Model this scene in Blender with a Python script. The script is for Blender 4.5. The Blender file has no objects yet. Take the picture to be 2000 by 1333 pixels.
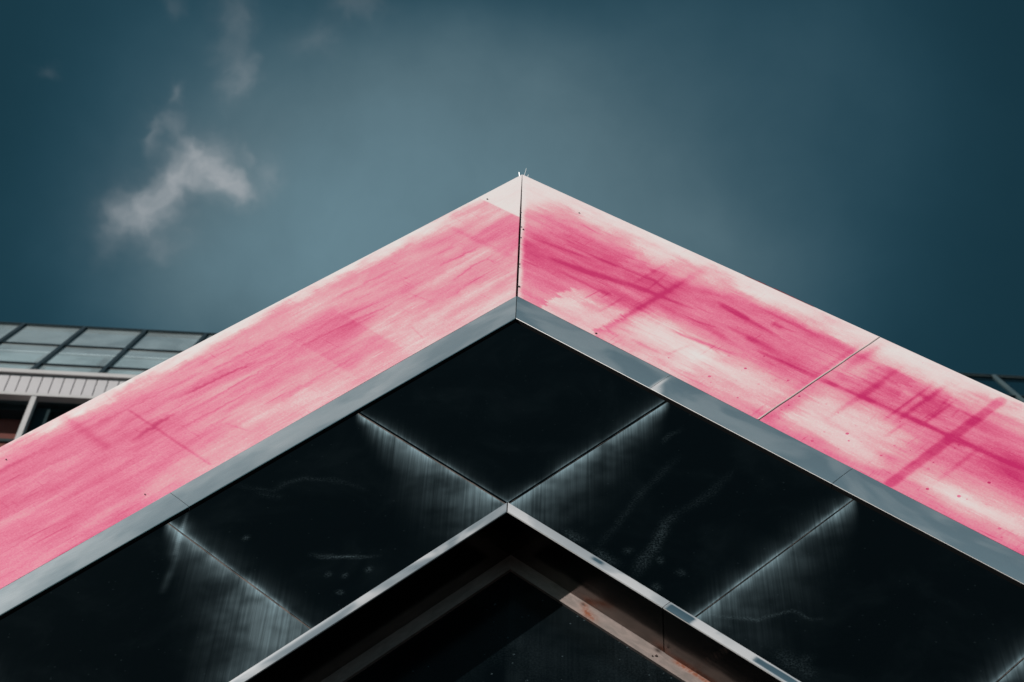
import bpy, bmesh, math, random
import numpy as np
from mathutils import Vector, Matrix
random.seed(7)
scene = bpy.context.scene
COL = scene.collection
SQ = 2 ** .5
H = 12.4                      # height of the gable's apex above the ground
R = math.radians

# ------------------------------------------------------------------ camera
cam_d = bpy.data.cameras.new('camera')
cam = bpy.data.objects.new('camera', cam_d); COL.objects.link(cam)
rx = Vector((0.99751348, 0.06531131, 0.02648195))       # camera right
dn = Vector((-0.0393721, 0.8280857, -0.55921723))       # camera down
fw = Vector((-0.05845253, 0.55678407, 0.82859809))      # camera forward
M = Matrix((rx, -dn, -fw)).transposed().to_4x4()
M.translation = Vector((0.615, -6.0, 1.578))
cam.matrix_world = M
cam_d.sensor_width = 36.0
cam_d.lens = 3793.1 / 2000 * 36
cam_d.clip_start = 0.05; cam_d.clip_end = 3000
cam_d.dof.use_dof = True; cam_d.dof.focus_distance = 10.6; cam_d.dof.aperture_fstop = 4.0
scene.camera = cam

# ------------------------------------------------------------------ light
SUN = Vector((-0.632, -0.545, 0.550)).normalized()      # towards the sun
sun_el = math.asin(SUN.z)
sun_az = math.atan2(SUN.x, SUN.y)                        # clockwise from +Y
sd = bpy.data.lights.new('sun', 'SUN'); sd.energy = 4.6; sd.angle = R(0.5); sd.color = (1.0, 0.955, 0.90)
so = bpy.data.objects.new('sun', sd); COL.objects.link(so)
so.rotation_euler = SUN.to_track_quat('Z', 'Y').to_euler()
so.location = (0, 0, 40)

scene.view_settings.view_transform = 'Standard'
scene.view_settings.look = 'None'
scene.view_settings.exposure = 0.15
scene.view_settings.gamma = 1.0
scene.view_settings.use_curve_mapping = False


class NT:
    """small helper for node trees"""
    def __init__(s, t):
        s.t = t; t.nodes.clear()

    def n(s, kind, **kw):
        x = s.t.nodes.new(kind)
        for k, v in kw.items(): setattr(x, k, v)
        return x

    def put(s, sock, v):
        if v is None: return
        if isinstance(v, bpy.types.NodeSocket): s.t.links.new(v, sock)
        else:
            if hasattr(sock.default_value, '__len__') and not hasattr(v, '__len__'): v = (v,) * len(sock.default_value)
            if hasattr(sock.default_value, '__len__') and len(sock.default_value) == 4 and len(v) == 3: v = (*v, 1)
            sock.default_value = v

    def math(s, op, a, b=None, c=None, clamp=False):
        x = s.n('ShaderNodeMath', operation=op, use_clamp=clamp)
        s.put(x.inputs[0], a); s.put(x.inputs[1], b); s.put(x.inputs[2], c)
        return x.outputs[0]

    def vmath(s, op, a, b=None, scale=None):
        x = s.n('ShaderNodeVectorMath', operation=op)
        s.put(x.inputs[0], a)
        if b is not None: s.put(x.inputs[1], b)
        if scale is not None: s.put(x.inputs['Scale'], scale)
        return x.outputs['Value'] if op in ('DOT_PRODUCT', 'LENGTH', 'DISTANCE') else x.outputs[0]

    def noise(s, vec, scale=1, detail=3, rough=.5, dist=0, color=False, norm=True):
        x = s.n('ShaderNodeTexNoise'); x.normalize = norm
        s.put(x.inputs['Vector'], vec)
        x.inputs['Scale'].default_value = scale; x.inputs['Detail'].default_value = detail
        x.inputs['Roughness'].default_value = rough; x.inputs['Distortion'].default_value = dist
        return x.outputs['Color' if color else 'Fac']

    def map(s, v, a, b, c=0, d=1, smooth=True):
        x = s.n('ShaderNodeMapRange', clamp=True, interpolation_type='SMOOTHSTEP' if smooth else 'LINEAR')
        for i, q in enumerate((v, a, b, c, d)): s.put(x.inputs[i], q)
        return x.outputs[0]

    def mix(s, f, a, b, blend='MIX'):
        x = s.n('ShaderNodeMix', data_type='RGBA', blend_type=blend)
        s.put(x.inputs[0], f); s.put(x.inputs[6], a); s.put(x.inputs[7], b)
        return x.outputs[2]

    def ramp(s, f, stops):
        x = s.n('ShaderNodeValToRGB'); s.put(x.inputs[0], f)
        e = x.color_ramp.elements
        while len(e) < len(stops): e.new(.5)
        for q, (p, c) in zip(e, stops): q.position = p; q.color = (*c, 1)
        return x.outputs[0]


# ------------------------------------------------------------------ sky
world = bpy.data.worlds.new('World'); scene.world = world; world.use_nodes = True
w = NT(world.node_tree)
sky = w.n('ShaderNodeTexSky', sky_type='NISHITA', sun_disc=False)
sky.sun_elevation = sun_el; sky.sun_rotation = sun_az
sky.air_density = 1.0; sky.dust_density = 0.6; sky.ozone_density = 2.0
tc = w.n('ShaderNodeTexCoord').outputs['Generated']
base = w.mix(1.0, sky.outputs[0], (0.085, 0.225, 0.180), 'MULTIPLY')
# a fair-weather cloud: its lobes are spots on the celestial sphere, laid out in the
# tangent plane of the direction C0 (gnomonic coordinates), broken up by noise
C0 = (-0.0584, 0.5568, 0.8286); T1 = (0.99751, 0.06531, 0.02648); T2 = (0.03937, -0.82809, 0.55922)
fdot = w.vmath('DOT_PRODUCT', tc, C0)
ahead = w.math('GREATER_THAN', fdot, 0.25)
fd = w.math('MAXIMUM', fdot, 0.25)
gx = w.math('DIVIDE', w.vmath('DOT_PRODUCT', tc, T1), fd)
gy = w.math('DIVIDE', w.vmath('DOT_PRODUCT', tc, T2), fd)
cmb = w.n('ShaderNodeCombineXYZ'); w.put(cmb.inputs[0], gx); w.put(cmb.inputs[1], gy)
g = cmb.outputs[0]
def warp(v, sc, amt, det=3):
    nz = w.noise(v, sc, det, .55, color=True)
    return w.vmath('ADD', v, w.vmath('SCALE', w.vmath('SUBTRACT', nz, (.5, .5, .5)), scale=amt))
gw = warp(warp(g, 26, .030, 3), 110, .012, 5)
def lobes(lst, src):
    tot = None
    for (px, py, rw, rh, rot, amp) in lst:
        cx, cy = (px - 1000) / 3793, -(py - 666.5) / 3793
        d = w.vmath('SUBTRACT', src, (cx, cy, 0))
        vr = w.n('ShaderNodeVectorRotate', rotation_type='Z_AXIS'); w.put(vr.inputs['Vector'], d); vr.inputs['Angle'].default_value = R(rot)
        d = w.vmath('MULTIPLY', vr.outputs[0], (3793 / rw, 3793 / rh, 0))
        q = w.vmath('DOT_PRODUCT', d, d)
        e = w.math('MULTIPLY', w.math('EXPONENT', w.math('MULTIPLY', q, -1.0)), amp)
        tot = e if tot is None else w.math('ADD', tot, e)
    return tot
CL = [(350, 355, 150, 100, -25, .10), (283, 408, 50, 38, 0, .72), (325, 370, 50, 38, -35, .66), (372, 322, 54, 40, -25, .78), (422, 342, 50, 34, 20, .82),
      (455, 362, 40, 20, 30, .8), (300, 440, 28, 18, 0, .35), (378, 280, 12, 30, -35, .45), (522, 335, 22, 34, 0, .28),
      (471, 158, 24, 38, 20, .42), (455, 105, 22, 30, 0, .16), (360, 168, 16, 24, 0, .28), (335, 232, 34, 22, 0, .22),
      (298, 258, 12, 28, 10, .3), (452, 35, 30, 40, 10, .17), (690, 8, 46, 26, 0, .16), (615, 80, 40, 30, 0, .16),
      (318, 480, 40, 26, 0, .25), (225, 440, 34, 56, 30, .22), (88, 140, 16, 12, 0, .09), (345, 12, 14, 16, 0, .10), (480, 300, 14, 22, -30, .25)]
dens = lobes(CL, gw)
tex = w.noise(gw, 38, 7, .62)
cloud = w.math('MULTIPLY', dens, w.map(tex, .25, .68, .42, 1.18, False))
cloud = w.math('MULTIPLY', cloud, ahead)
cloud = w.map(cloud, .0, 1.15, 0, .92, False)
# pale veil, added over the unseen sky for the steel to reflect
vn = w.noise(warp(tc, 1.4, .5), 1.5, 5, .52)
reflected_veil = w.map(vn, .25, .75, .34, .62)
vl = lobes([(800, 440, 500, 300, -14, .50), (1100, 130, 460, 230, -14, .13), (1330, 520, 330, 180, 20, .20), (560, 560, 330, 170, 0, .18), (640, 170, 360, 240, 10, .17), (1560, 330, 330, 420, 15, .15), (330, 300, 260, 420, 0, .10)],
           warp(g, 7, .06, 4))  # pale haze in mid-view; lens falloff towards the edges put into it
vt = w.noise(warp(g, 9, .08), 11, 6, .6)
veil = w.math('MULTIPLY', w.math('MULTIPLY', vl, ahead), w.map(vt, .2, .8, .88, 1.10))
aw = w.map(fdot, .80, .97, 1, .06)                       # fades it where the view's bright middle is painted above
veil = w.math('ADD', veil, w.math('MULTIPLY', reflected_veil, aw), clamp=True)
c1 = w.mix(veil, base, w.mix(w.map(veil, 0, .5), (.55, 1.95, 2.95), (1.62, 2.72, 3.25)))
c2 = w.mix(cloud, c1, (3.15, 3.42, 3.65))
bg = w.n('ShaderNodeBackground'); w.put(bg.inputs[0], c2); bg.inputs[1].default_value = 0.1
w.t.links.new(bg.outputs[0], w.n('ShaderNodeOutputWorld').inputs[0])


# ------------------------------------------------------------------ materials
def material(name, build):
    m = bpy.data.materials.new(name); m.use_nodes = True
    t = NT(m.node_tree); p = t.n('ShaderNodeBsdfPrincipled'); o = t.n('ShaderNodeOutputMaterial')
    t.t.links.new(p.outputs[0], o.inputs[0])
    build(t, p)
    return m
def attr(t, name, out='Vector'):
    return t.n('ShaderNodeAttribute', attribute_name=name, attribute_type='GEOMETRY').outputs[out]
def bump(t, p, h, strength, dist):
    b = t.n('ShaderNodeBump'); b.inputs['Strength'].default_value = strength; b.inputs['Distance'].default_value = dist
    t.put(b.inputs['Height'], h); t.t.links.new(b.outputs[0], p.inputs['Normal'])

def m_pink(t, p):
    lc = attr(t, 'lc'); wr = t.n('ShaderNodeSeparateXYZ'); t.put(wr.inputs[0], attr(t, 'wear'))
    pig, spot = wr.outputs[0], wr.outputs[1]
    s1 = t.noise(t.vmath('MULTIPLY', lc, (3.5, 42, 1)), 1, 5, .6)          # brushed along the board
    s2 = t.noise(t.vmath('MULTIPLY', lc, (46, 7, 1)), 1, 4, .6)           # and across it
    s3 = t.noise(t.vmath('MULTIPLY', lc, (2.6, 7, 1)), 1, 6, .60, .4)
    s4 = t.noise(lc, 85, 4, .8)
    k = t.math('ADD', t.math('MULTIPLY', t.math('SUBTRACT', s1, .5), .34), t.math('MULTIPLY', t.math('SUBTRACT', s3, .5), .75))
    k = t.math('ADD', k, t.math('MULTIPLY', t.math('SUBTRACT', s2, .5), .12))
    k = t.math('ADD', k, t.math('MULTIPLY', t.math('SUBTRACT', s4, .5), .75))
    amp = t.map(pig, 0.0, .35, .22, .72)
    w1 = t.vmath('ADD', lc, t.vmath('SCALE', t.noise(lc, 3.5, 3, .5, color=True), scale=.035))
    k1 = t.map(t.noise(t.vmath('MULTIPLY', w1, (2.6, 62, 1)), 1, 3, .55), .56, .78)         # scuffs along
    k2 = t.map(t.noise(t.vmath('MULTIPLY', w1, (48, 3.6, 1)), 1, 3, .55), .60, .80)         # scuffs across
    ms = t.map(t.noise(lc, 2.1, 3, .6), .40, .62)
    k = t.math('ADD', k, t.math('MULTIPLY', t.math('MULTIPLY', k1, ms), .38))
    k = t.math('ADD', k, t.math('MULTIPLY', t.math('MULTIPLY', k2, t.map(t.noise(lc, 2.7, 3, .6, .3), .46, .62)), .46))
    k3 = t.map(t.noise(t.vmath('MULTIPLY', w1, (3.4, 75, 1)), 1.3, 3, .55), .60, .80)
    k = t.math('SUBTRACT', k, t.math('MULTIPLY', k3, .26))                                     # rubbed pale lines
    v = t.math('ADD', pig, t.math('MULTIPLY', k, amp))
    vo = t.n('ShaderNodeTexVoronoi'); t.put(vo.inputs['Vector'], lc); vo.inputs['Scale'].default_value = 21; vo.inputs['Randomness'].default_value = 1
    rs = t.n('ShaderNodeSeparateXYZ'); t.put(rs.inputs[0], vo.outputs['Color'])
    rad = t.math('MULTIPLY', t.map(rs.outputs[0], .45, 1.0, 0.0, .17), spot)
    dot = t.math('LESS_THAN', vo.outputs['Distance'], rad)
    v = t.math('ADD', v, t.math('MULTIPLY', dot, t.map(rs.outputs[1], 0, 1, .12, .5)), clamp=True)
    c = t.ramp(v, [(0.0, (.77, .70, .70)), (.14, (.77, .57, .58)), (.34, (.765, .345, .405)), (.55, (.76, .185, .305)), (.75, (.68, .075, .20)), (1.0, (.55, .010, .12))])
    t.put(p.inputs['Base Color'], c)
    p.inputs['Roughness'].default_value = .62; p.inputs['Specular IOR Level'].default_value = .3
    bump(t, p, t.math('ADD', t.noise(lc, 3.0, 2), t.math('MULTIPLY', s4, .02)), .25, .01)
PINK = material('faded_pink_paint', m_pink)

def m_steel(rough, chalk, base=(.62, .67, .70)):
    def f(t, p):
        lc = attr(t, 'lc')
        n1 = t.noise(t.vmath('MULTIPLY', lc, (2.0, 5, 1)), 1, 3, .5, .5)
        n2 = t.noise(t.vmath('MULTIPLY', lc, (14, 120, 1)), 1, 3, .6)
        sp = t.noise(lc, 300, 2, .5)
        wr = t.n('ShaderNodeSeparateXYZ'); t.put(wr.inputs[0], attr(t, 'wear'))
        ch = t.math('ADD', t.math('MULTIPLY', t.map(n1, .42, .62), chalk), wr.outputs[0], clamp=True)
        ch = t.math('SUBTRACT', ch, wr.outputs[1], clamp=True)
        c = t.mix(ch, base, (.56, .555, .575))
        c = t.mix(t.map(sp, .30, .22), c, (.25, .25, .25))
        c = t.mix(wr.outputs[2], c, (.30, .09, .035))
        t.put(p.inputs['Base Color'], c)
        t.put(p.inputs['Metallic'], t.math('SUBTRACT', t.map(ch, 0, 1, 1.0, .12, False), wr.outputs[2], clamp=True))
        t.put(p.inputs['Roughness'], t.math('ADD', t.map(ch, 0, 1, rough, rough + .14, False), t.math('MULTIPLY', n2, .06)))
        bump(t, p, t.math('ADD', t.noise(t.vmath('MULTIPLY', lc, (1.1, 2.5, 1)), 1, 2, .4), t.math('MULTIPLY', n2, .003)), .35, .03)
    return f
STEEL = material('satin_steel', m_steel(.17, .14))
STEEL2 = material('weathered_steel', m_steel(.20, .80, (.50, .53, .56)))
LIP = material('bright_steel_edge', lambda t, p: (t.put(p.inputs['Base Color'], (.50, .49, .49)), t.put(p.inputs['Metallic'], .35), t.put(p.inputs['Roughness'], .5)))
def m_reveal(t, p):
    lc = attr(t, 'lc')
    n2 = t.noise(t.vmath('MULTIPLY', lc, (3, 90, 1)), 1, 4, .6)
    n1 = t.noise(lc, 4, 4, .6)
    wr = t.n('ShaderNodeSeparateXYZ'); t.put(wr.inputs[0], attr(t, 'wear'))
    t.put(p.inputs['Base Color'], t.mix(wr.outputs[2], t.mix(n1, (.10, .085, .08), (.16, .135, .125)), (.20, .06, .025)))
    t.put(p.inputs['Metallic'], t.math('SUBTRACT', 1.0, wr.outputs[2], clamp=True))
    t.put(p.inputs['Roughness'], t.map(n2, 0, 1, .14, .24))
    bump(t, p, t.noise(t.vmath('MULTIPLY', lc, (1.5, 5, 1)), 1, 2), .5, .01)
REVEAL = material('brown_tinted_metal_reveal', m_reveal)
def m_frame(t, p):
    lc = attr(t, 'lc')
    wr = t.n('ShaderNodeSeparateXYZ'); t.put(wr.inputs[0], attr(t, 'wear'))
    n1 = t.noise(t.vmath('MULTIPLY', lc, (9, 30, 1)), 1, 6, .65, .6)
    n3 = t.noise(lc, 60, 4, .6)
    c = t.mix(t.map(n1, .3, .7), (.43, .35, .325), (.29, .25, .235))
    c = t.mix(t.math('MULTIPLY', wr.outputs[2], t.map(n3, .25, .6, .35, 1)), c, (.23, .06, .018))
    c = t.mix(wr.outputs[1], c, (.02, .012, .01))
    t.put(p.inputs['Base Color'], c)
    t.put(p.inputs['Metallic'], t.math('SUBTRACT', .80, wr.outputs[2], clamp=True)); t.put(p.inputs['Roughness'], .52)
    bump(t, p, n1, .3, .003)
FRAME = material('stained_aluminium', m_frame)
def m_black(t, p):
    lc = attr(t, 'lc'); vs = attr(t, 'vs')                                # vs: across / down the wall, for runs of water
    wr = t.n('ShaderNodeSeparateXYZ'); t.put(wr.inputs[0], attr(t, 'wear'))
    st = t.noise(t.vmath('MULTIPLY', vs, (62, .8, 1)), 1, 4, .65)
    st2 = t.noise(t.vmath('MULTIPLY', vs, (150, 3.0, 1)), 1, 2, .6)
    cl = t.noise(vs, 5, 2, .5)
    k = t.math('MULTIPLY', t.map(st, .30, .70, .50, 1.35, False), t.map(st2, .2, .8, .82, 1.2, False))
    k = t.math('MULTIPLY', k, t.map(cl, .3, .65, .35, 1.25))
    d = t.math('MULTIPLY', wr.outputs[0], k)
    br = t.noise(vs, 95, 4, .7)
    d = t.math('ADD', d, t.math('MULTIPLY', wr.outputs[1], t.map(br, .42, .64, .05, 1)))
    # dust specks and a faint film
    film = t.map(t.noise(vs, 2.2, 6, .6, .5), .45, .8, 0, .008)
    dust = t.map(t.noise(vs, 420, 1, .5), .68, .80, 0, .02)
    vo = t.n('ShaderNodeTexVoronoi'); t.put(vo.inputs['Vector'], vs); vo.inputs['Scale'].default_value = 30
    rs = t.n('ShaderNodeSeparateXYZ'); t.put(rs.inputs[0], vo.outputs['Color'])
    sd_ = t.math('MULTIPLY', t.math('LESS_THAN', vo.outputs['Distance'], t.map(rs.outputs[0], .55, 1.0, 0.0, .16)), wr.outputs[2])
    sd_ = t.math('MULTIPLY', sd_, t.map(br, .35, .6, .1, .5))
    d = t.math('ADD', t.math('ADD', d, t.math('ADD', film, dust)), sd_, clamp=True)
    t.put(p.inputs['Base Color'], t.mix(d, (.0007, .0018, .0025), (.31, .44, .50)))
    t.put(p.inputs['Roughness'], t.map(d, 0, .3, .16, .55)); p.inputs['Specular IOR Level'].default_value = .07
    bump(t, p, t.noise(vs, 1.6, 2), .15, .01)
BLACK = material('black_enamel_panel', m_black)
SEAL = material('dried_sealant', lambda t, p: (t.put(p.inputs['Base Color'], t.mix(t.noise(t.n('ShaderNodeTexCoord').outputs['Object'], 30, 4), (.16, .12, .105), (.05, .04, .038))), t.put(p.inputs['Roughness'], .8)))
VOID = material('dark_backing', lambda t, p: (t.put(p.inputs['Base Color'], (.006, .006, .007)), t.put(p.inputs['Roughness'], .9)))
RED = material('unfaded_red_edge', lambda t, p: (t.put(p.inputs['Base Color'], t.mix(t.noise(t.n('ShaderNodeTexCoord').outputs['Object'], 25, 4), (.30, .006, .03), (.07, .012, .015))), t.put(p.inputs['Roughness'], .6)))
WIRE = material('stainless_wire', lambda t, p: (t.put(p.inputs['Base Color'], (.75, .75, .75)), t.put(p.inputs['Metallic'], .6), t.put(p.inputs['Roughness'], .4)))
SCREW = material('rusty_screw', lambda t, p: (t.put(p.inputs['Base Color'], (.035, .015, .012)), t.put(p.inputs['Roughness'], .7)))
def flat(name, a, b, sc, rough=.6, metal=0.0, spec=.4, bmp=0):
    def f(t, p):
        o = t.n('ShaderNodeTexCoord').outputs['Object']
        nz = t.noise(o, sc, 5, .6)
        t.put(p.inputs['Base Color'], t.mix(t.map(nz, .3, .7), a, b))
        p.inputs['Roughness'].default_value = rough; p.inputs['Metallic'].default_value = metal; p.inputs['Specular IOR Level'].default_value = spec
        if bmp: bump(t, p, nz, bmp, .02)
    return material(name, f)
WHITE = flat('white_coated_metal', (.52, .485, .50), (.58, .545, .56), 1.5, .5)
WHITE2 = flat('white_window_profile', (.50, .47, .47), (.56, .53, .53), 1.5, .45)
SLATGAP = flat('grey_joint_backing', (.10, .105, .11), (.15, .155, .16), 2, .8)
MULL = flat('dark_mullion_metal', (.006, .014, .018), (.012, .02, .026), 3, .4)
MULLR = flat('grey_mullion_metal', (.05, .075, .085), (.07, .095, .10), 3, .35)
ROOM = flat('dark_room_red_brown', (.38, .065, .045), (.45, .085, .06), 1, .9)
ROOMG = flat('dark_window_reveal', (.006, .009, .010), (.011, .013, .014), 1, .7)
BAR = flat('grey_inner_bar', (.035, .026, .022), (.05, .035, .03), 2, .6)
INNER = flat('pale_blind_behind_glass', (.62, .64, .67), (.80, .80, .82), .5, .7)
INNERP = flat('grey_inner_post', (.15, .19, .20), (.2, .24, .25), 1, .7)
INNERD = flat('dark_space_behind_glass', (.002, .004, .005), (.004, .007, .008), 1, .8)
def m_pane(tr, col):
    def f(t, p):
        o = t.n('ShaderNodeTexCoord').outputs['Object']
        t.put(p.inputs['Base Color'], t.mix(t.map(t.noise(t.vmath('MULTIPLY', o, (1, .5, 1)), .8, 4, .6, .6), .35, .65), col, tuple(c * 1.5 for c in col)))
        p.inputs['Roughness'].default_value = .08; p.inputs['Specular IOR Level'].default_value = .25
        tb = t.n('ShaderNodeBsdfTransparent'); tb.inputs[0].default_value = (.80, .90, .92, 1)
        mx = t.n('ShaderNodeMixShader'); mx.inputs[0].default_value = tr
        t.t.links.new(p.outputs[0], mx.inputs[1]); t.t.links.new(tb.outputs[0], mx.inputs[2])
        t.t.links.new(mx.outputs[0], [n for n in t.t.nodes if n.type == 'OUTPUT_MATERIAL'][0].inputs[0])
    return f
PANE = material('pale_roof_glass', m_pane(.60, (.34, .375, .385)))
PANED = material('dark_glass', m_pane(.7, (.003, .006, .008)))
WGLASS = material('window_glass', m_pane(.96, (.003, .004, .005)))
BODY = flat('dark_render', (.03, .032, .035), (.05, .05, .052), 1, .8)
GROUND = flat('asphalt', (.026, .027, .029), (.042, .042, .042), .6, .85, 0, .3, .3)
PAVE = flat('pale_paving', (.05, .05, .047), (.075, .073, .07), 1.1, .8, 0, .3, .2)


# ------------------------------------------------------------------ object helpers
def link(name, me, mat, parent=None):
    o = bpy.data.objects.new(name, me); COL.objects.link(o)
    if mat is not None and not me.materials: me.materials.append(mat)
    if parent: o.parent = parent
    return o
def empty(name, label, cat, loc=(0, 0, 0), rz=0):
    o = bpy.data.objects.new(name, None); COL.objects.link(o)
    o.location = loc; o.rotation_euler = (0, 0, rz); o['label'] = label; o['category'] = cat
    return o
def mesh(name, V, F, smooth=False):
    me = bpy.data.meshes.new(name); me.from_pydata([tuple(map(float, v)) for v in V], [], F)
    if smooth: me.polygons.foreach_set('use_smooth', [True] * len(me.polygons))
    me.update(); return me
def box(name, x0, x1, y0, y1, z0, z1, mat, parent=None):
    V = [(x, y, z) for x in (x0, x1) for y in (y0, y1) for z in (z0, z1)]
    F = [(0, 1, 3, 2), (4, 6, 7, 5), (0, 4, 5, 1), (2, 3, 7, 6), (0, 2, 6, 4), (1, 5, 7, 3)]
    return link(name, mesh(name, V, F), mat, parent)

def pt(l, c, y, s):
    """a point of the gable: l along the arm from the apex, c across it from the outer edge, s = arm (-1 left, +1 right)"""
    return (s * (l - c) / SQ, y, H - (l + c) / SQ)

# ---- 2-D value noise for the wear maps
_rng = np.random.RandomState(11); _T = _rng.rand(256, 256)
def vnoise(x, y):
    xi = np.floor(x).astype(int); yi = np.floor(y).astype(int); fx = x - xi; fy = y - yi
    fx = fx * fx * (3 - 2 * fx); fy = fy * fy * (3 - 2 * fy)
    g = lambda i, j: _T[i & 255, j & 255]
    return (g(xi, yi) * (1 - fx) + g(xi + 1, yi) * fx) * (1 - fy) + (g(xi, yi + 1) * (1 - fx) + g(xi + 1, yi + 1) * fx) * fy
def fbm(x, y, o=4, r=.55):
    t = 0; a = 1; n = 0
    for k in range(o):
        t = t + a * vnoise(x * 2 ** k + 17.3 * k, y * 2 ** k + 5.1 * k); n += a; a *= r
    return t / n
def sst(a, b, x):
    q = np.clip((x - a) / (b - a), 0, 1); return q * q * (3 - 2 * q)
def stroke(L, C, pts, wd, amp, taper=True, power=2):
    """soft line through pts, strongest in the middle"""
    out = np.zeros_like(L); tot = sum(math.dist(p, q) for p, q in zip(pts, pts[1:])); run = 0
    for p, q in zip(pts, pts[1:]):
        d = math.dist(p, q); ux, uy = (q[0] - p[0]) / d, (q[1] - p[1]) / d
        t = np.clip((L - p[0]) * ux + (C - p[1]) * uy, 0, d)
        dist = np.hypot(L - p[0] - t * ux, C - p[1] - t * uy)
        s = (run + t) / tot
        tp = (np.sin(np.pi * np.clip(s, .02, .98)) ** .6) if taper else 1
        out = np.maximum(out, amp * tp * np.exp(-(dist / wd) ** power)); run += d
    return out
def patch(L, C, l0, l1, c0, c1, amp, sl, sc=None):
    sc = sc or sl
    return amp * sst(l0 - sl, l0 + sl, L) * (1 - sst(l1 - sl, l1 + sl, L)) * sst(c0 - sc, c0 + sc, C) * (1 - sst(c1 - sc, c1 + sc, C))

def grid(name, fn, ni, nj, thick, mat, parent, wear, s, lc=None, y0=0.0, flip=False, smooth=True):
    """a plate: fn(i, j) in 0..1 -> (l, c, y); front grid, skirt of the given thickness; wear(L, C) -> three maps"""
    I, J = np.meshgrid(np.linspace(0, 1, ni), np.linspace(0, 1, nj), indexing='ij')
    L, C, Y = fn(I, J)
    X = s * (L - C) / SQ; Z = H - (L + C) / SQ; Y = Y + y0
    V = np.stack([X, Y, Z], -1).reshape(-1, 3)
    idx = np.arange(ni * nj).reshape(ni, nj)
    F = np.stack([idx[:-1, :-1], idx[1:, :-1], idx[1:, 1:], idx[:-1, 1:]], -1).reshape(-1, 4)
    if s < 0: F = F[:, ::-1]
    # skirt
    rim = list(idx[:, 0]) + list(idx[-1, 1:]) + list(idx[-2::-1, -1]) + list(idx[0, -2:0:-1])
    n0 = len(V); W = V[rim].copy(); W[:, 1] += thick
    n1 = n0 + len(rim); W2 = W.copy()
    k = len(rim)
    T = V[rim].copy()                              # own copy of the rim, for a hard edge
    Fs = [(n0 + q, n0 + (q + 1) % k, n1 + (q + 1) % k, n1 + q) for q in range(k)]
    if s < 0: Fs = [f[::-1] for f in Fs]
    V = np.vstack([V, T, W])
    me = bpy.data.meshes.new(name)
    me.from_pydata(V.tolist(), [], F.tolist() + Fs)
    me.polygons.foreach_set('use_smooth', [smooth] * len(F) + [False] * len(Fs))
    LL = np.concatenate([L.ravel(), L.ravel()[rim], L.ravel()[rim]]); CC = np.concatenate([C.ravel(), C.ravel()[rim], C.ravel()[rim]])
    def put(nm, a):
        at = me.attributes.new(nm, 'FLOAT_VECTOR', 'POINT'); at.data.foreach_set('vector', np.ascontiguousarray(a, dtype=np.float32).ravel())
    off = 37.0 if s > 0 else 0.0
    put('lc', np.stack([LL + off, CC, np.zeros_like(LL)], -1))
    put('vs', np.stack([s * (LL - CC) / SQ + off, -(LL + CC) / SQ, np.zeros_like(LL)], -1))
    wv = wear(LL, CC) if wear else (0 * LL, 0 * LL, 0 * LL)
    put('wear', np.stack([np.broadcast_to(q, LL.shape) for q in wv], -1))
    me.update()
    return link(name, me, mat, parent)

# ------------------------------------------------------------------ setting: ground
gv = [(-400, -400, 0), (400, -400, 0), (400, 400, 0), (-400, 400, 0)]
g_ = link('ground', mesh('ground', gv, [(0, 1, 2, 3)]), GROUND); g_['kind'] = 'structure'
pv = box('pavement', -16, 16, -3.2, -.4, 0.004, .13, PAVE); pv['kind'] = 'structure'

# ------------------------------------------------------------------ the gable
gable = empty('gable_front', 'steep gable front framed in sun-faded pink boards, steel strip and black panels', 'building', (0, 0, 0))
PW = 1.01

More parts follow.
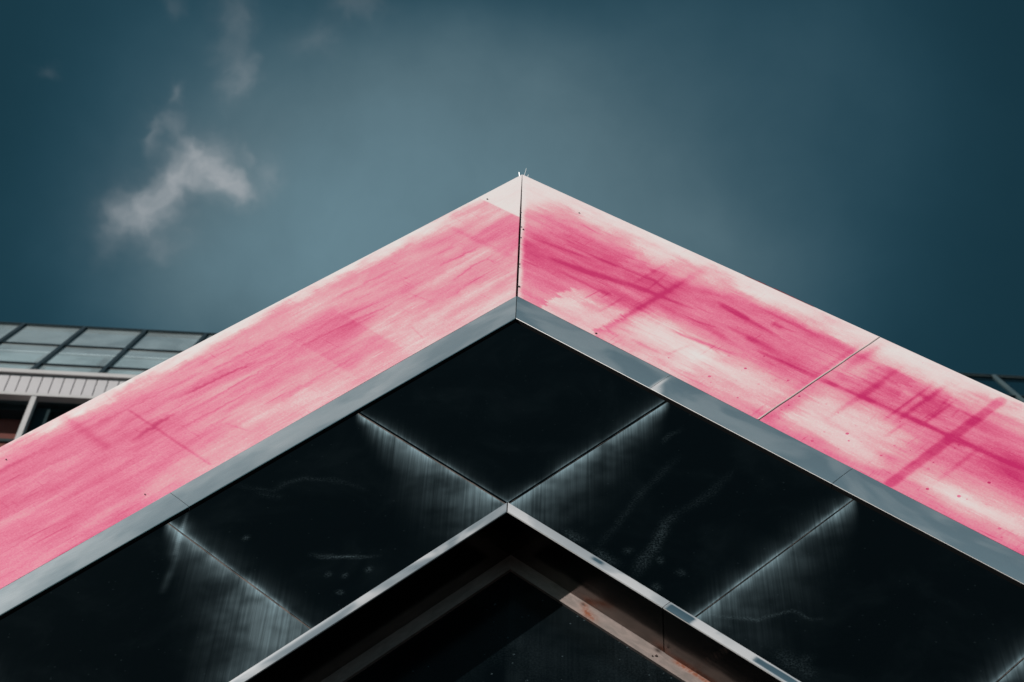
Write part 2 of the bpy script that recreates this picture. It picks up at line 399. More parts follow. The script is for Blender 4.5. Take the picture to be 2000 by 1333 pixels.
def wear_pink_left(L, C):
    L0_, C0_ = L, C
    L = L0_ + .16 * (fbm(L0_ * 2.2 + 5, C0_ * 55, 3) - .5)
    C = C0_ + .030 * (fbm(L0_ * 34 + 5, C0_ * 2.5, 3) - .5) + .05 * (fbm(L0_ * 3 + 5, C0_ * 8, 4) - .5)
    a = .45 + .20 * sst(2.2, 4.3, L) + .10 * patch(L, C, 1.8, 2.6, .35, .95, 1, .12)  # deeper down the arm: less faded, and lens vignetting put into the pigment
    a = a + .30 * (fbm(L * .9 + 3, C * 3.2, 4) - .5) + .30 * (fbm(L * 1.6 + 9, C * 15, 3) - .5)
    e = sst(-.02, .14, C + .16 * (fbm(L * 4, C * 14, 5) - .5)) ; a = a * (.08 + .92 * e)
    a = a - .20 * sst(.50, 1.0, C) * (1 - .75 * sst(3.0, 3.9, L)) - .10 * (1 - sst(.0, .45, C)) * (1 - .5 * sst(3, 4, L))
    for p, wd, am in [([(2.42, .38), (2.95, .35)], .012, .35), ([(3.02, .45), (3.3, .49)], .013, .40), ([(2.5, .62), (3.1, .60)], .010, .20),
                      ([(3.3, .62), (3.9, .66)], .03, .18), ([(3.5, .35), (4.1, .3)], .03, .16), ([(1.4, .52), (2.2, .47)], .010, .2),
                      ([(.75, .45), (1.1, .43)], .011, .28), ([(.8, .58), (1.15, .60)], .009, .25), ([(.95, .70), (1.35, .72)], .008, .15),
                      ([(1.2, .25), (1.7, .22)], .012, .16), ([(2.1, .3), (2.7, .27)], .01, .18), ([(3.6, .2), (4.3, .16)], .014, .2),
                      ([(2.66, .25), (3.5, .21)], .008, .16), ([(1.9, .78), (2.6, .8)], .012, .12), ([(2.2, .48), (2.9, .5)], .007, .18)]:
        a = a + stroke(L, C, p, wd, am)
    # across the boards: tape marks
    L, C = L0_, C0_
    a = a + stroke(L, C, [(.74, .06), (.735, .70)], .022, .17) + patch(L, C, .38, .72, .3, .62, .10, .02)
    a = a + stroke(L, C, [(3.44, .03), (3.44, .42)], .03, .17, False) + stroke(L, C, [(2.62, .05), (2.62, .5)], .03, .07)
    a = a + patch(L, C, 1.80, 2.15, .35, .92, .10, .008, .2) + stroke(L, C, [(1.79, .05), (1.81, .95)], .008, -.14, False)
    a = a + stroke(L, C, [(3.17, .25), (3.16, .97)], .008, .20, False) + stroke(L, C, [(3.19, .25), (3.18, .97)], .006, -.15, False)
    a = a + stroke(L, C, [(2.77, .1), (2.80, .95)], .006, -.10, False)
    a = a * (1 - .94 * (1 - sst(.375, .388, L)))
    q_ = random.Random(5)
    for _ in range(26):
        l_, c_ = q_.uniform(.4, 4.4), q_.uniform(.12, .95); an = q_.choice((0, 0, 1.57)) + q_.uniform(-.25, .25); ln = q_.uniform(.06, .28)
        a = a + stroke(L, C, [(l_, c_), (l_ + ln * math.cos(an), c_ + ln * math.sin(an) * .8)], .006, q_.choice((-.10, .12, .16)))
    for p in ([(2.376, .609), (2.434, .697)], [(2.205, .805), (2.265, .941)], [(1.061, .808), (1.111, .935)], [(1.287, .87), (1.373, .974)], [(2.55, .79), (2.56, .82)]):
        a = a + stroke(L, C, p, .0065, -.38)
    return np.clip(a, 0, 1), .25 + 0 * L, 0 * L

def wear_pink_right(L, C):
    L0_, C0_ = L, C
    L = L0_ + .16 * (fbm(L0_ * 2.2 + 61, C0_ * 55, 3) - .5)
    C = C0_ + .030 * (fbm(L0_ * 34 + 61, C0_ * 2.5, 3) - .5) + .05 * (fbm(L0_ * 3 + 61, C0_ * 8, 4) - .5)
    a = .37 + .34 * (fbm(L * 1.0 + 31, C * 3.0 + 7, 4) - .5) + .28 * (fbm(L * 1.7 + 2, C * 14 + 3, 3) - .5)
    a = a + .26 * patch(L, C, .55, 1.75, .28, .80, 1, .14, .12) + .20 * patch(L, C, 1.75, 2.75, .16, .62, 1, .15, .10)
    a = a + .22 * patch(L, C, 3.0, 3.45, .18, .52, 1, .05, .06) + .17 * patch(L, C, 3.35, 4.9, .30, .70, 1, .2, .12)
    a = a - .30 * patch(L, C, 1.2, 1.62, .72, 1.2, 1, .012, .05) - .25 * patch(L, C, 1.66, 2.25, .62, 1.2, 1, .08, .07)
    a = a - .18 * patch(L, C, 2.2, 2.80, .66, 1.2, 1, .12, .07) - .24 * patch(L, C, 2.9, 3.5, .60, .96, 1, .08, .06)
    a = a - .20 * patch(L, C, 3.75, 4.4, .72, .95, 1, .12, .1)
    a = a + .10 * patch(L, C, 1.38, 1.50, .62, .86, 1, .008, .08) - .12 * patch(L, C, 1.22, 1.42, .12, .42, 1, .008, .05)
    a = a - .14 * patch(L, C, 3.22, 3.35, .10, .40, 1, .006, .04)
    e = sst(.0, .24, C + .22 * (fbm(L * 4 + 5, C * 14, 5) - .5) + .04 * sst(2.9, 4, L)); a = a * (.05 + .95 * e)
    a = a * (1 - .85 * (1 - sst(.28, .55, (L + C * .35) - .05))) # bleached towards the apex
    L, C = L0_, C0_
    a = a + .085 * sst(.05, .35, C) * fbm(L * 2.2, C * 6) + .05 * fbm(L * 9, C * 12)
    a = a * (.25 + .75 * sst(.010, .045, (L - C) / SQ + .02 * (fbm(L * 8, C * 8) - .5)))
    a = a + .10 * sst(.86, 1.0, C + .04 * (fbm(L * 5, C * 5) - .5))
    for p, wd, am in [([(.72, .62), (1.1, .565), (1.5, .49), (1.85, .46)], .020, .38), ([(1.08, .585), (1.28, .545)], .016, .28), ([(1.46, .50), (1.56, .49)], .018, .22),
                      ([(1.0, .42), (1.5, .38), (1.7, .42)], .010, .26), ([(1.0, .66), (1.45, .66)], .010, .22), ([(1.32, .655), (1.42, .655)], .016, .25),
                      ([(.62, .50), (1.1, .44)], .012, .2), ([(1.95, .32), (2.18, .335)], .018, .52), ([(1.9, .31), (2.45, .36)], .012, .22),
                      ([(2.1, .46), (2.5, .47)], .020, .28), ([(2.27, .475), (2.36, .48)], .016, .32), ([(2.28, .275), (2.38, .28)], .024, .25),
                      ([(1.9, .70), (2.35, .645)], .013, .40), ([(2.1, .20), (2.6, .22)], .010, .15), ([(1.7, .55), (2.4, .56)], .016, .14),
                      ([(2.4, .535), (2.82, .515)], .012, .36), ([(2.83, .52), (3.3, .49), (3.75, .475), (4.2, .46)], .016, .42), ([(2.84, .52), (2.95, .51)], .018, .35),
                      ([(3.1, .50), (3.18, .495)], .018, .3), ([(3.38, .49), (3.55, .48)], .014, .3), ([(3.6, .50), (3.75, .49)], .035, .25), ([(2.86, .44), (3.0, .43)], .03, .22),
                      ([(3.8, .52), (4.4, .56)], .05, .22), ([(3.9, .44), (4.1, .43)], .03, .16)]:
        a = a + stroke(L * .3 + L0_ * .7, C * .3 + C0_ * .7, p, wd, am) * (.45 + 1.1 * fbm(L0_ * 4, C0_ * 60, 3))
    for l, c0, c1, wd, am, pw in [(1.635, .04, 1.0, .030, .24, 2), (1.635, .25, .85, .012, .16, 2), (1.43, .12, .50, .012, .14, 2), (3.08, .14, .78, .016, .26, 2), (3.10, .3, .55, .012, .16, 2),
                                  (3.30, .16, .60, .009, .30, 2), (3.355, .13, .56, .016, .32, 2), (3.47, .2, .52, .010, .30, 2), (3.645, .06, .985, .030, .30, 6), (3.80, .40, .85, .014, .2, 2),
                                  (2.55, .1, .4, .006, -.15, 2), (2.87, .03, .40, .030, .28, 2), (2.85, .65, 1.0, .035, .25, 2), (2.79, .12, .7, .02, .15, 2)]:
        a = a + stroke(L, C, [(l, c0), (l, c1)], wd, am, pw == 2, pw) * (.55 + .9 * fbm(L * 28, C * 4, 3) if pw == 2 else 1)
    q_ = random.Random(8)
    for _ in range(44):
        l_, c_ = q_.uniform(.3, 4.4), q_.uniform(.12, .95); an = q_.choice((0, 0, 1.57)) + q_.uniform(-.22, .22); ln = q_.uniform(.08, .32)
        a = a + stroke(L, C, [(l_, c_), (l_ + ln * math.cos(an), c_ + ln * math.sin(an) * .8)], q_.choice((.006, .009)), q_.choice((-.10, .14, .20)))
    sp = .35 * patch(L, C, .0, 9, 0, 1, 1, .1) + .85 * patch(L, C, 2.1, 4.9, .5, 1.1, 1, .2)
    return np.clip(a, 0, 1), sp, 0 * L

def arm_plate(name, s, l0, l1, c0, c1, mat, wear, y0, thick, dl, dc, gap=.0, prof=None, mitre=False, top_gap=None):
    """plate along an arm; a mitred one starts on the centre line of the gable"""
    nl = max(2, int((l1 - l0) / dl) + 1); nc = max(2, int((c1 - c0) / dc) + 1)
    def fn(I, J):
        C = c0 + (c1 - c0) * J
        g_ = gap if top_gap is None else top_gap + (gap - top_gap) * np.clip((C - c0) / (c1 - c0) * 2.2, 0, 1)
        ls = (C + g_) if mitre else (l0 + gap / 2)
        L = ls + (l1 - gap / 2 - ls) * I
        return L, C, (prof(L, J) if prof else 0 * C)
    return grid(name, fn, nl, nc, thick, mat, gable, wear, s, y0=y0)

LEND = H * SQ - 1.1
# pink boards: 2.82 m and then every 2.82 m
LB = [0, 2.82, 5.64, 8.46, 11.28, 14.1, LEND]
for s in (-1, 1):
    wf = wear_pink_left if s < 0 else wear_pink_right
    segs = list(zip(LB, LB[1:])) if s > 0 else [(0, 5.64)] + list(zip(LB[2:], LB[3:]))
    for l0, l1 in segs:
        near = l0 < 4
        d = (.009, .0075) if near else (.15, .12)
        bow = lambda L, J: .0012 * np.sin(L * 2.1 + J)
        arm_plate('pink_board', s, l0, l1, 0, PW, PINK, wf, 0.0, .03, *d, gap=.009 if l0 == 0 else .002, mitre=l0 == 0, prof=bow, top_gap=.002 if l0 == 0 else None)
    # turned back red edge behind the boards
    V = [pt(.0, -.003, .032, s), pt(LEND, -.003, .032, s), pt(LEND, -.003, .11, s), pt(.0, -.003, .11, s),
         pt(.0, .03, .032, s), pt(LEND, .03, .032, s), pt(LEND, .03, .11, s), pt(.0, .03, .11, s)]
    link('edge_return', mesh('edge_return', V, [(0, 1, 2, 3), (0, 4, 5, 1), (3, 2, 6, 7)]), RED, gable)
    # ragged lip of old film peeping over the outer edge
rag = random.Random(4)
V, F = [], []
l = 1.86
while l < 2.36:
    dl = rag.uniform(.015, .04); h = .003 + .006 * rag.random() * (1 if l < 2.2 else .5)
    k = len(V)
    for q in (l, l + dl):
        V += [pt(q, -h * rag.uniform(.6, 1), -.001, 1), pt(q, .002, -.002, 1), pt(q, -h, .006, 1), pt(q, .002, .006, 1)]
    F += [(k, k + 1, k + 5, k + 4), (k + 2, k + 6, k + 7, k + 3), (k, k + 4, k + 6, k + 2)]
    l += dl
link('film_remnant', mesh('film_remnant', V, F), RED, gable)
# pale bead standing in the joint between the first two right-hand boards
V, F = [], []
for i in range(13):
    c = .0 + PW * i / 12; o = .0012 * math.sin(i * 1.7); k = len(V)
    V += [pt(2.8150 + o, c, -.0022, 1), pt(2.8180 + o, c, -.0028, 1), pt(2.8228 + o, c, -.0022, 1), pt(2.819 + o, c, .02, 1)]
    if i: F += [(k - 4, k - 3, k + 1, k), (k - 3, k - 2, k + 2, k + 1), (k - 2, k - 1, k + 3, k + 2), (k - 1, k - 4, k, k + 3)]
BEAD = flat('pale_joint_bead', (.50, .38, .37), (.60, .50, .48), 8, .6)
link('joint_bead', mesh('joint_bead', V, F), BEAD, gable)
# red returns seen inside the open mitre, then black felt
V = [(-.02, .034, H), (.03, .034, H), (.03, .034, H - .42), (-.02, .034, H - .42)]
link('mitre_backing', mesh('mitre_backing', V, [(3, 2, 1, 0)]), RED, gable)
V, F = [], []
for i in range(16):                                     # crumbs of old sealant caught in the mitre
    z = H - rag.uniform(.35, 1.40); x = rag.uniform(-.004, .010); r = rag.uniform(.003, .007); k = len(V)
    V += [(x - r * .5, .0, z - r), (x + r * .5, -.001, z - r * .8), (x + r * .4, .0, z + r), (x - r * .4, .004, z + r * 1.3), (x, -.004, z)]
    F += [(k, k + 1, k + 4), (k + 1, k + 2, k + 4), (k + 2, k + 3, k + 4), (k + 3, k, k + 4)]
cr = link('sealant_crumbs', mesh('sealant_crumbs', V, F), SEAL, gable); cr['kind'] = 'stuff'

# steel strips
def wear_steel(L, C):
    return .24 + .14 * sst(.3, .8, fbm(L * 2, C * 8)), 0 * L, 0 * L
def wear_steel_r(L, C):
    a = .10 + patch(L, C, 2.216, 2.30, 1.0, 1.3, .9, .03, .06) * sst(1.10, 1.2, C + (2.26 - L) * 1.0)
    return np.clip(a + stroke(L, C, [(2.22, 1.04), (2.22, 1.18)], .012, .8), 0, 1), 0 * L, 0 * L
JR = [0, 2.213, 3.436, 4.66, 5.88, 7.1, 9.55, 12.0, LEND]
JL = [0, 3.441, 5.88, 9.55, LEND]
for s, J in ((-1, JL), (1, JR)):
    for i, (l0, l1) in enumerate(zip(J, J[1:])):
        near = l0 < 5; ph = i * 1.9 + (s > 0) * .8
        def prof(L, Jc, l0=l0, l1=l1, ph=ph, s=s):
            x = Jc - .5
            e = np.exp(-((L - l0) / .07) ** 2) * (1 if l0 > 0 else 0) + np.exp(-((L - l1) / .09) ** 2)
            base = -.0025 * (1 - 4 * x * x)
            dents = .0016 * (fbm(L * 2.3 + ph, Jc * 1.5 + ph, 3) - .5) + .0009 * (fbm(L * 9 + ph, Jc * 3, 2) - .5)
            return base + dents + e * (.0025 * x + .0007)
        arm_plate('steel_strip', s, l0, l1, PW + .003, 1.1737, STEEL, wear_steel if s < 0 else wear_steel_r, -.001, .045,
                  .012 if near else .3, .008 if near else .05, gap=.003, prof=prof, mitre=l0 == 0)
        # bright folded lip along the inner edge
        a0 = 1.18 if l0 == 0 else l0 + .0015
        V = [pt(a0 - (.004 if l0 == 0 else 0), 1.1742, -.0005, s), pt(l1 - .0015, 1.1742, -.0005, s), pt(l1 - .0015, 1.1765, .001, s), pt(a0, 1.1765, .001, s),
             pt(a0, 1.1765, .044, s), pt(l1 - .0015, 1.1765, .044, s)]
        link('strip_lip', mesh('strip_lip', V[:4], [(0, 1, 2, 3)] if s > 0 else [(3, 2, 1, 0)]), LIP if s > 0 else STEEL, gable)
        link('strip_return', mesh('strip_return', V[2:], [(1, 0, 3, 2)] if s > 0 else [(2, 3, 0, 1)]), VOID, gable)  # steel return coloured near-black: the shade under the lip put into it

# black panels
SE = [1.196, 2.352] + [2.352 + 1.231 * k for k in range(1, 12)]
SE = [q for q in SE if q < LEND] 
CB = 2.345
def dep_fn(s, k):
    """washed-out streaks below the upper seam of a panel, glow above its lower seam"""
    def f(L, C):
        L = np.asarray(L, float); l0 = SE[k] + .004
        t = (L - l0) * SQ; cp = C - (L - l0)
        ok = sst(1.165, 1.24, cp + .05 * (fbm(L * 9, C * 9) - .5))
        reach = np.clip((cp - 1.18) / 1.15, 0, 1)
        A, B = {(-1, 1): (.24, .42), (1, 1): (.25, .30), (-1, 2): (.12, .72), (1, 2): (.12, .42)}.get((s, k), (.12, .45))
        Ln = .02 + B * (reach if s < 0 else reach ** .8 * .9 + .08)
        d = A * ok * np.exp(-(t / Ln) ** 1.25) * (.55 + .45 * np.exp(-t / .10))
        d += .30 * ok * np.exp(-(t / .035) ** 1.1)
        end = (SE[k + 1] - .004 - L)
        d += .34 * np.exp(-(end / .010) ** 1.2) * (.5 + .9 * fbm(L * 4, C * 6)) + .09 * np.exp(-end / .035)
        if k == 2 and s < 0:
            d += .14 * ok * np.exp(-(t / .95) ** 2) * sst(.3, .8, reach) + .0
        # halo on the outer end of the seam
        m = 0 * L
        def st(p, wd, am, tp=True):
            nonlocal m
            wd = wd * 1.15
            m = np.maximum(m, stroke(L + .05 * (fbm(L * 7, C * 7, 3) - .5), C + .05 * (fbm(L * 7 + 40, C * 7, 3) - .5), p, wd, am, tp))
        if s < 0:
            st([(3.249, 1.925), (3.21, 1.995), (3.149, 2.057), (3.095, 2.128), (3.034, 2.178)], .010, .30)
            for p in [(3.279, 2.081), (3.226, 2.155), (3.131, 2.217), (3.324, 2.233), (3.391, 1.571)]: st([p, (p[0] + .006, p[1] + .003)], .011, .25, False)
            st([(3.172, 1.18), (3.128, 1.273), (3.065, 1.382), (2.961, 1.397), (2.882, 1.423), (2.807, 1.538), (2.738, 1.74)], .014, .075)
            st([(3.136, 1.326), (3.057, 1.477)], .02, .05)
            st([(3.40, 1.24), (3.70, 1.43), (4.02, 1.74)], .020, 0)
            q = stroke(L, C, [(3.47, 1.20), (3.585, 1.305), (3.70, 1.42)], .006, .34) + stroke(L, C, [(3.52, 1.26), (3.70, 1.44), (3.9, 1.60)], .016, .06) + stroke(L, C, [(3.5, 1.25), (3.60, 1.32), (3.72, 1.43)], .030, .09)
            d = d + q
        else:
            for p in ([(2.685, 2.294), (2.776, 2.316), (2.826, 2.296)], [(2.903, 2.304), (2.978, 2.311), (3.071, 2.302)]): st(p, .022, .16)
            st([(3.179, 2.328), (3.126, 2.178), (3.091, 2.058), (3.04, 1.949), (3.029, 1.827)], .026, .17)
            st([(3.03, 1.95), (3.029, 1.60), (2.98, 1.40)], .022, .05)
            st([(2.912, 2.296), (2.864, 2.159), (2.843, 2.047), (2.776, 1.813), (2.72, 1.5)], .02, .07)
            for p in [(3.031, 2.208), (3.18, 2.154), (3.31, 2.297), (3.309, 2.141)]: st([p, (p[0] + .012, p[1] + .004)], .016, .16, False)
            st([(3.579, 2.327), (3.65, 2.267), (3.742, 2.197), (3.807, 2.156), (3.833, 2.09), (3.866, 2.004), (3.963, 1.995), (4.01, 1.962)], .007, .22)
            st([(3.98, 2.287), (4.087, 2.287), (4.14, 2.281), (4.229, 2.286)], .035, .10)
            st([(4.136, 2.328), (4.126, 2.229), (4.138, 2.174)], .02, .09)
            st([(2.57, 1.479), (2.556, 1.387), (2.575, 1.311)], .012, .09)
        m = m * (.25 + 1.1 * fbm(L * 14 + 3, C * 14, 4))
        return d * 1.15, m * .5, .035 + 0 * L
    return f
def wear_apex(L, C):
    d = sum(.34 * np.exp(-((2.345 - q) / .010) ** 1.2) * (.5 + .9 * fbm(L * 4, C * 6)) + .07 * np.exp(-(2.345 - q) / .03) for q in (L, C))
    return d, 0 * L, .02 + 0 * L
def apex_fn(I, J):
    return SE[0] + (SE[1] - .005 - SE[0]) * I, SE[0] + (SE[1] - .005 - SE[0]) * J, 0 * I
grid('black_panel', apex_fn, 130, 130, .012, BLACK, gable, wear_apex, 1, y0=.010)
for s in (-1, 1):
    for k in range(1, len(SE) - 1):
        near = k <= 3
        d = .0095 if near else .2
        tilt = random.uniform(-.0015, .0015)
        arm_plate('black_panel', s, SE[k], SE[k + 1], SE[0], CB, BLACK, dep_fn(s, k), .010, .012, d, d, gap=.009, prof=lambda L, J, t=tilt: t * J)
    for k in range(1, len(SE) - 1):                      # sealant left in each seam
        V, F = [], []
        rr = random.Random(k * 3 + s)
        for i in range(29):
            c = SE[0] + (CB - SE[0]) * i / 28; k0 = len(V); wv = .0022 + .0016 * rr.random() + (.006 if (s < 0 and k == 2 and i in (16, 17, 23)) else 0)
            o = rr.uniform(-.0006, .0006)
            V += [pt(SE[k] - wv + o, c, .0115, s), pt(SE[k] + o, c, .0085, s), pt(SE[k] + wv + o, c, .0115, s)]
            if i: F += [(k0 - 3, k0 - 2, k0 + 1, k0), (k0 - 2, k0 - 1, k0 + 2, k0 + 1)]
        link('seam_sealant', mesh('seam_sealant', V, F), SEAL, gable)

# backing carrying boards, strip and panels
for s in (-1, 1):
    V = [pt(0.0, .0, .036, s), pt(LEND, .0, .036, s), pt(LEND, 2.385, .036, s), pt(2.385, 2.385, .036, s),
         pt(0.0, .0, .30, s), pt(LEND, .0, .30, s), pt(LEND, 2.385, .30, s), pt(2.385, 2.385, .30, s)]
    V = [tuple(v) for v in V]
    link('backing_board', mesh('backing_board', V, [(0, 1, 2, 3), (0, 4, 5, 1), (4, 7, 6, 5), (1, 5, 6, 2)]), VOID, gable)

# inner trim (front face 5 cm) and the reveal going back 28 cm
C0T, C1T, DEP = 2.342, 2.392, .28
def wear_trim(s):
    def f(L, C):
        if s > 0:
            b = patch(L, C, 3.45, 3.60, 2.352, 2.5, 1.0, .012, .005) * sst(0, .004, .05 + 2.36 - C + (3.62 - L) * .35)
            b = np.maximum(b, patch(L, C, 3.96, 4.35, 2.352, 2.384, 1.0, .012, .004)); b = np.maximum(b, patch(L, C, 2.95, 3.02, 2.35, 2.372, .6, .02, .005))
            return .45 + .35 * fbm(L * 2, C * 3), b, 0 * L
        a = .30 + .5 * sst(.002, .02, (2.368 - C) + .02 * (fbm(L * 3, C * 5) - .5)) * sst(3.2, 3.7, L)
        return a, 0 * L, 0 * L
    return f
TJ = {-1: [0, 5.88, 9.55, LEND], 1: [0, 3.434, 5.88, 9.55, LEND]}
RSPOT = [(2.935, .262), (3.405, .262)]
for s in (-1, 1):
    for l0, l1 in zip(TJ[s], TJ[s][1:]):
        near = l0 < 5
        pf = lambda L, J: -.0015 * (1 - (2 * J - 1) ** 2) + .0006 * (fbm(L * 3, J * 2, 2) - .5)
        arm_plate('inner_trim', s, l0, l1, C0T, C1T, STEEL2, wear_trim(s), .004, .02, .012 if near else .3, .006 if near else .025, gap=.004, prof=pf, mitre=l0 == 0)
        a0 = C1T if l0 == 0 else l0 + .002
        V = [pt(a0, C1T + .0005, .0045, s), pt(l1 - .002, C1T + .0005, .0045, s), pt(l1 - .002, C1T + .003, .0075, s), pt(a0 + .002, C1T + .003, .0075, s)]
        link('trim_lip', mesh('trim_lip', V, [(0, 1, 2, 3)] if s > 0 else [(3, 2, 1, 0)]), LIP if s > 0 else STEEL2, gable)
        # reveal plate: perpendicular to the wall
        nl = int((l1 - a0) / (.02 if near else .4)) + 2; nd = 16
        I, J = np.meshgrid(np.linspace(0, 1, nl), np.linspace(0, 1, nd), indexing='ij')
        cc = C1T + .003
        L = a0 + .003 + (l1 - .002 - a0 - .003) * I; Y = .008 + (DEP - .008) * J
        CCv = cc + .0012 * (fbm(L * 2.5 + s, J * 2, 3) - .5) + .0016 * np.exp(-((L - l0 - .06) / .12) ** 2) * J * (l0 > 0)
        X = s * (L - CCv) / SQ; Z = H - (L + CCv) / SQ
        V = np.stack([X, Y, Z], -1).reshape(-1, 3); idx = np.arange(nl * nd).reshape(nl, nd)
        F = np.stack([idx[:-1, :-1], idx[1:, :-1], idx[1:, 1:], idx[:-1, 1:]], -1).reshape(-1, 4)
        if s < 0: F = F[:, ::-1]
        me = bpy.data.meshes.new('reveal_plate'); me.from_pydata(V.tolist(), [], F.tolist()); me.polygons.foreach_set('use_smooth', [True] * len(F))
        rust = 0 * L
        if s > 0:
            for (rl, ry) in RSPOT:
                rust = np.maximum(rust, np.exp(-(((L - rl - .02) / .05) ** 2 + ((Y - ry) / .022) ** 2)) * .9)
            rust = np.maximum(rust, patch(L, Y, 3.42, 3.62, .262, .3, .8, .02, .008))
            rust = np.maximum(rust, .35 * np.exp(-(((L - (3.62 + (.27 - Y) * .8)) / .006) ** 2)))
        for nm, arr in (('lc', np.stack([L, Y, 0 * L], -1)), ('wear', np.stack([0 * L, 0 * L, rust], -1))):
            at = me.attributes.new(nm, 'FLOAT_VECTOR', 'POINT'); at.data.foreach_set('vector', np.ascontiguousarray(arr, dtype=np.float32).ravel())
        me.update(); link('reveal_plate', me, REVEAL, gable)

# frame at the back of the recess
def wear_frame(s):
    def f(L, C):
        r = 0 * L; k = 0 * L
        if s > 0:
            for p in ([(2.925, 2.415), (2.979, 2.446), (3.057, 2.458)], ): r = np.maximum(r, stroke(L, C, p, .022, 1.0))
            r = np.maximum(r, .9 * np.exp(-(((L - 2.93) / .022) ** 2 + ((C - 2.412) / .018) ** 2)))
            r = np.maximum(r, patch(L, C, 3.50, 4.2, 2.39, 2.416, .9, .03, .008))
            k = np.maximum(k, np.exp(-(((L - 2.922) / .011) ** 2 + ((C - 2.412) / .008) ** 2))); k = np.maximum(k, np.exp(-(((L - 3.405) / .02) ** 2 + ((C - 2.404) / .010) ** 2)))
        return 0 * L, k, np.clip(r + .10 * fbm(L * 4, C * 9), 0, 1)
    return f
for s in (-1, 1):
    arm_plate('rear_frame', s, 0, 7.0, 2.385, 2.470, FRAME, wear_frame(s), DEP + .001, .02, .012, .007, gap=.0, mitre=True)
    arm_plate('rear_frame', s, 7.0, LEND, 2.385, 2.470, FRAME, wear_frame(s), DEP + .001, .02, .3, .03, gap=.004)
# black infill of the recess, standing 2 cm behind the frame
zc = H - 2 * 2.44 / SQ
def wear_infill(U, W_):
    return 0 * U, 0 * U, 1.1 + 0 * U
NI, NJ = 60, 60
I, J = np.meshgrid(np.linspace(0, 1, NI), np.linspace(0, 1, NJ), indexing='ij')
zz = zc - (zc - .05) * I; hw = (zc - zz); xx = -hw + 2 * hw * J
V = np.stack([xx, 0 * xx + DEP + .018, zz], -1).reshape(-1, 3); idx = np.arange(NI * NJ).reshape(NI, NJ)
F = np.stack([idx[:-1, :-1], idx[1:, :-1], idx[1:, 1:], idx[:-1, 1:]], -1).reshape(-1, 4)
me = bpy.data.meshes.new('recessed_infill'); me.from_pydata(V.tolist(), [], F.tolist())
for nm, arr in (('lc', np.stack([xx, zz, 0 * xx], -1)), ('vs', np.stack([xx + 9, zz, 0 * xx], -1)), ('wear', np.stack([.010 * (xx > 0), .03 * np.clip(fbm(xx * 3 + 9, zz * 3, 3) * 2 - .6, 0, 1), .22 + 0 * xx], -1))):  # right half slightly paler: its sunlit side put into the deposit
    at = me.attributes.new(nm, 'FLOAT_VECTOR', 'POINT'); at.data.foreach_set('vector', np.ascontiguousarray(arr, dtype=np.float32).ravel())
me.update(); link('recessed_infill', me, BLACK, gable)
# screws
def screw(l, c, s, y=-.002, r=.007):
    bm = bmesh.new(); bmesh.ops.create_cone(bm, cap_ends=True, segments=10, radius1=r, radius2=r * .7, depth=.004)
    bmesh.ops.rotate(bm, verts=bm.verts, matrix=Matrix.Rotation(R(90), 3, 'X')); p = pt(l, c, y, s)
    bmesh.ops.translate(bm, verts=bm.verts, vec=p); me = bpy.data.meshes.new('screw'); bm.to_mesh(me); bm.free()
    link('screw', me, SCREW, gable)
for a in [(.36, .06, -1, -.002, .0045), (1.63, .99, 1, -.002, .0075), (3.535, .925, -1, -.002, .0035), (3.862, .122, -1, -.002, .0035), (.95, .935, 1, -.002, .008),
          (3.424, 2.436, 1, DEP - .001, .007), (3.412, 2.449, 1, DEP - .001, .004), (.62, .11, 1, -.002, .004), (.50, .47, 1, -.002, .005)]: screw(*a)
# bird wires at the apex
for p, q in (((.0075, .02), (.0230, .122)), ((-.0150, .02), (-.0240, .076)), ((.0310, -.01), (.0372, .038))):
    a = Vector((p[0], .03, H + p[1] - .02)); b = Vector((q[0], .025, H + q[1])); d = (b - a)
    bm = bmesh.new(); bmesh.ops.create_cone(bm, cap_ends=True, segments=6, radius1=.0026, radius2=.0018, depth=d.length)
    bmesh.ops.rotate(bm, verts=bm.verts, matrix=d.to_track_quat('Z', 'Y').to_matrix()); bmesh.ops.translate(bm, verts=bm.verts, vec=(a + b) / 2)
    me = bpy.data.meshes.new('bird_spike'); bm.to_mesh(me); bm.free(); link('bird_spike', me, WIRE, gable)
# building behind the front
hb = H - .35
V = [(0, .31, hb), (-hb, .31, .0), (hb, .31, 0), (0, 9, hb), (-hb, 9, 0), (hb, 9, 0)]
link('body', mesh('body', V, [(0, 1, 2), (3, 5, 4), (0, 3, 4, 1), (0, 2, 5, 3)]), BODY, gable)

# ------------------------------------------------------------------ glass-roofed building behind
ang = math.atan2(.1112, .9938); D2 = 22.0; ZC = 1.578
nb = Vector((-math.sin(ang), math.cos(ang), 0))
bld = empty('glass_roofed_building', 'tall building behind the gable, sloped glass roof over a band of white slats', 'building',
            Vector((.615, -6, 0)) + nb * D2, ang)
HL, HR = -13.09, 14.65
def blk(name, x0, x1, y0, y1, z0, z1, m): return box(name, x0, x1, y0, y1, z0 + ZC, z1 + ZC, m, bld)
# fascia of slats
blk('slat_backing', HL, HR, .035, .3, 29.86, 30.52, SLATGAP)
slat = None
x = -9.49 - .211 * 17
while x < HR - .3:
    if slat is None:
        slat = box('slat', 0, .193, 0, .035, 29.93 + ZC, 30.485 + ZC, WHITE, bld); slat.location.x = x
        bv = slat.modifiers.new('bevel', 'BEVEL'); bv.width = .006; bv.segments = 2
    else:
        o = slat.copy(); COL.objects.link(o); o.parent = bld; o.location.x = x
    x += .211
blk('top_rail', HL, HR, -.05, .12, 30.515, 30.63, WHITE2)
blk('bottom_rail', HL, HR, -.03, .12, 29.81, 29.90, WHITE2)
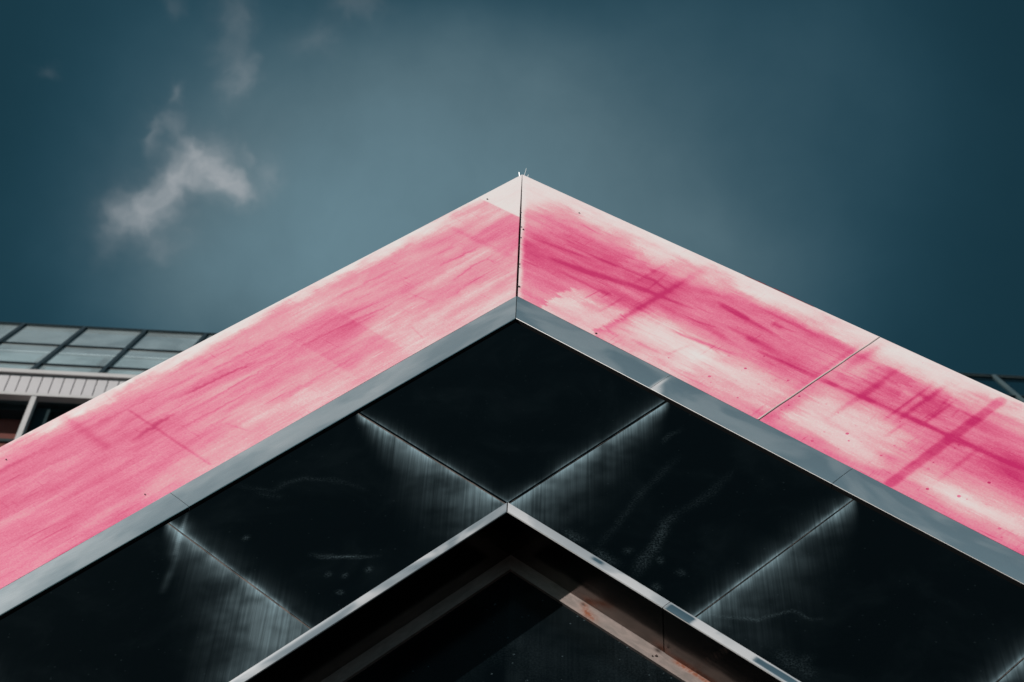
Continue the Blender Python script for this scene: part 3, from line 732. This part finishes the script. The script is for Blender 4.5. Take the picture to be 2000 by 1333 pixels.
# windows under the fascia
WZ0 = 27.1
px_ = -8.885
posts = [px_ + 2.35 * k for k in range(-1, 11)]
for q in posts:
    blk('window_post', q - .05, q + .05, -.02, .12, WZ0, 29.808, WHITE2)
for a, b in zip(posts, posts[1:]):
    blk('window_pane', a + .052, b - .052, .10, .11, WZ0, 29.806, WGLASS)
    blk('inner_bar', a + .06, b - .06, .32, .38, 28.80, 28.88, BAR)
    blk('blind_box', a + .06, b - .06, .22, .45, 29.66, 29.80, ROOMG)
    blk('side_reveal', a + .06, a + .34, .14, .45, WZ0, 29.64, ROOMG)
blk('room', HL, HR, .47, 8, 27.0, 29.84, ROOM)
blk('sill', HL, HR, -.06, .2, WZ0 - .12, WZ0 - .003, WHITE2)
blk('wall', HL, HR, .05, 8, -ZC, 26.97, WHITE)
# lower storeys
for zf in (3.5, 7.2, 10.9, 14.6, 18.3, 22.0):
    for a, b in zip(posts, posts[1:]):
        fr = blk('window', a + .1, b - .1, .0, .047, zf, zf + 2.4, WHITE2)
        p_ = box('pane', a + .2, b - .2, -.012, -.003, zf + .1 + ZC, zf + 2.3 + ZC, PANED, fr)
# sloped glass
TH = R(66.6)
sl = Vector((0, math.cos(TH), math.sin(TH))); nr = Vector((0, -math.sin(TH), math.cos(TH)))
def quadbox(name, x0, x1, s0, s1, n0, n1, m, share=None):
    V = [(x, *(Vector((0, 0, 30.63 + ZC)) + sl * s_ + nr * n_)[1:]) for x in (x0, x1) for n_ in (n0, n1) for s_ in (s0, s1)]
    F = [(0, 1, 3, 2), (4, 6, 7, 5), (0, 4, 5, 1), (2, 3, 7, 6), (0, 2, 6, 4), (1, 5, 7, 3)]
    return link(name, mesh(name, V, F), m, bld)
MX = [-10.45 + 1.321 * k for k in range(-2, 20)]
SR = [(.04, .68), (.68, 2.62), (2.62, 4.62)]
for i, (a, b) in enumerate(zip(MX, MX[1:])):
    for j, (s0, s1) in enumerate(SR):
        quadbox('roof_pane', a + .03, b - .03, s0 + .02, s1 - .02, -.01, .0, PANE if a < 4 else PANED)  # pale left, near-black right: differing reflections put into the glass colour
for q in MX:
    quadbox('mullion', q - .038, q + .038, .0, 4.68, -.04, .045, MULL if q < 4 else MULLR)  # right-hand mullions paler: what they reflect is put into the metal's colour
for q in (.68, 2.62):
    quadbox('transom', MX[0], MX[-1], q - .03, q + .03, -.03, .028, MULL)
quadbox('ridge_cap', MX[0] - .05, MX[-1] + .05, 4.66, 4.74, -.10, .04, MULL)
quadbox('top_rail_light', MX[0], MX[-1], 4.60, 4.655, -.05, .02, MULLR)
quadbox('blind', MX[0], 4.0, .1, 4.6, -.62, -.55, INNER)
quadbox('inner_lining', 4.02, MX[-1], .1, 4.6, -.62, -.55, INNERD)
for q in MX:
    if q < 3: quadbox('inner_post', q + .80, q + .98, .2, 2.5, -.5, -.32, INNERP)
quadbox('roof_back', MX[0], MX[-1], .05, 4.6, -3.0, -.75, BODY)
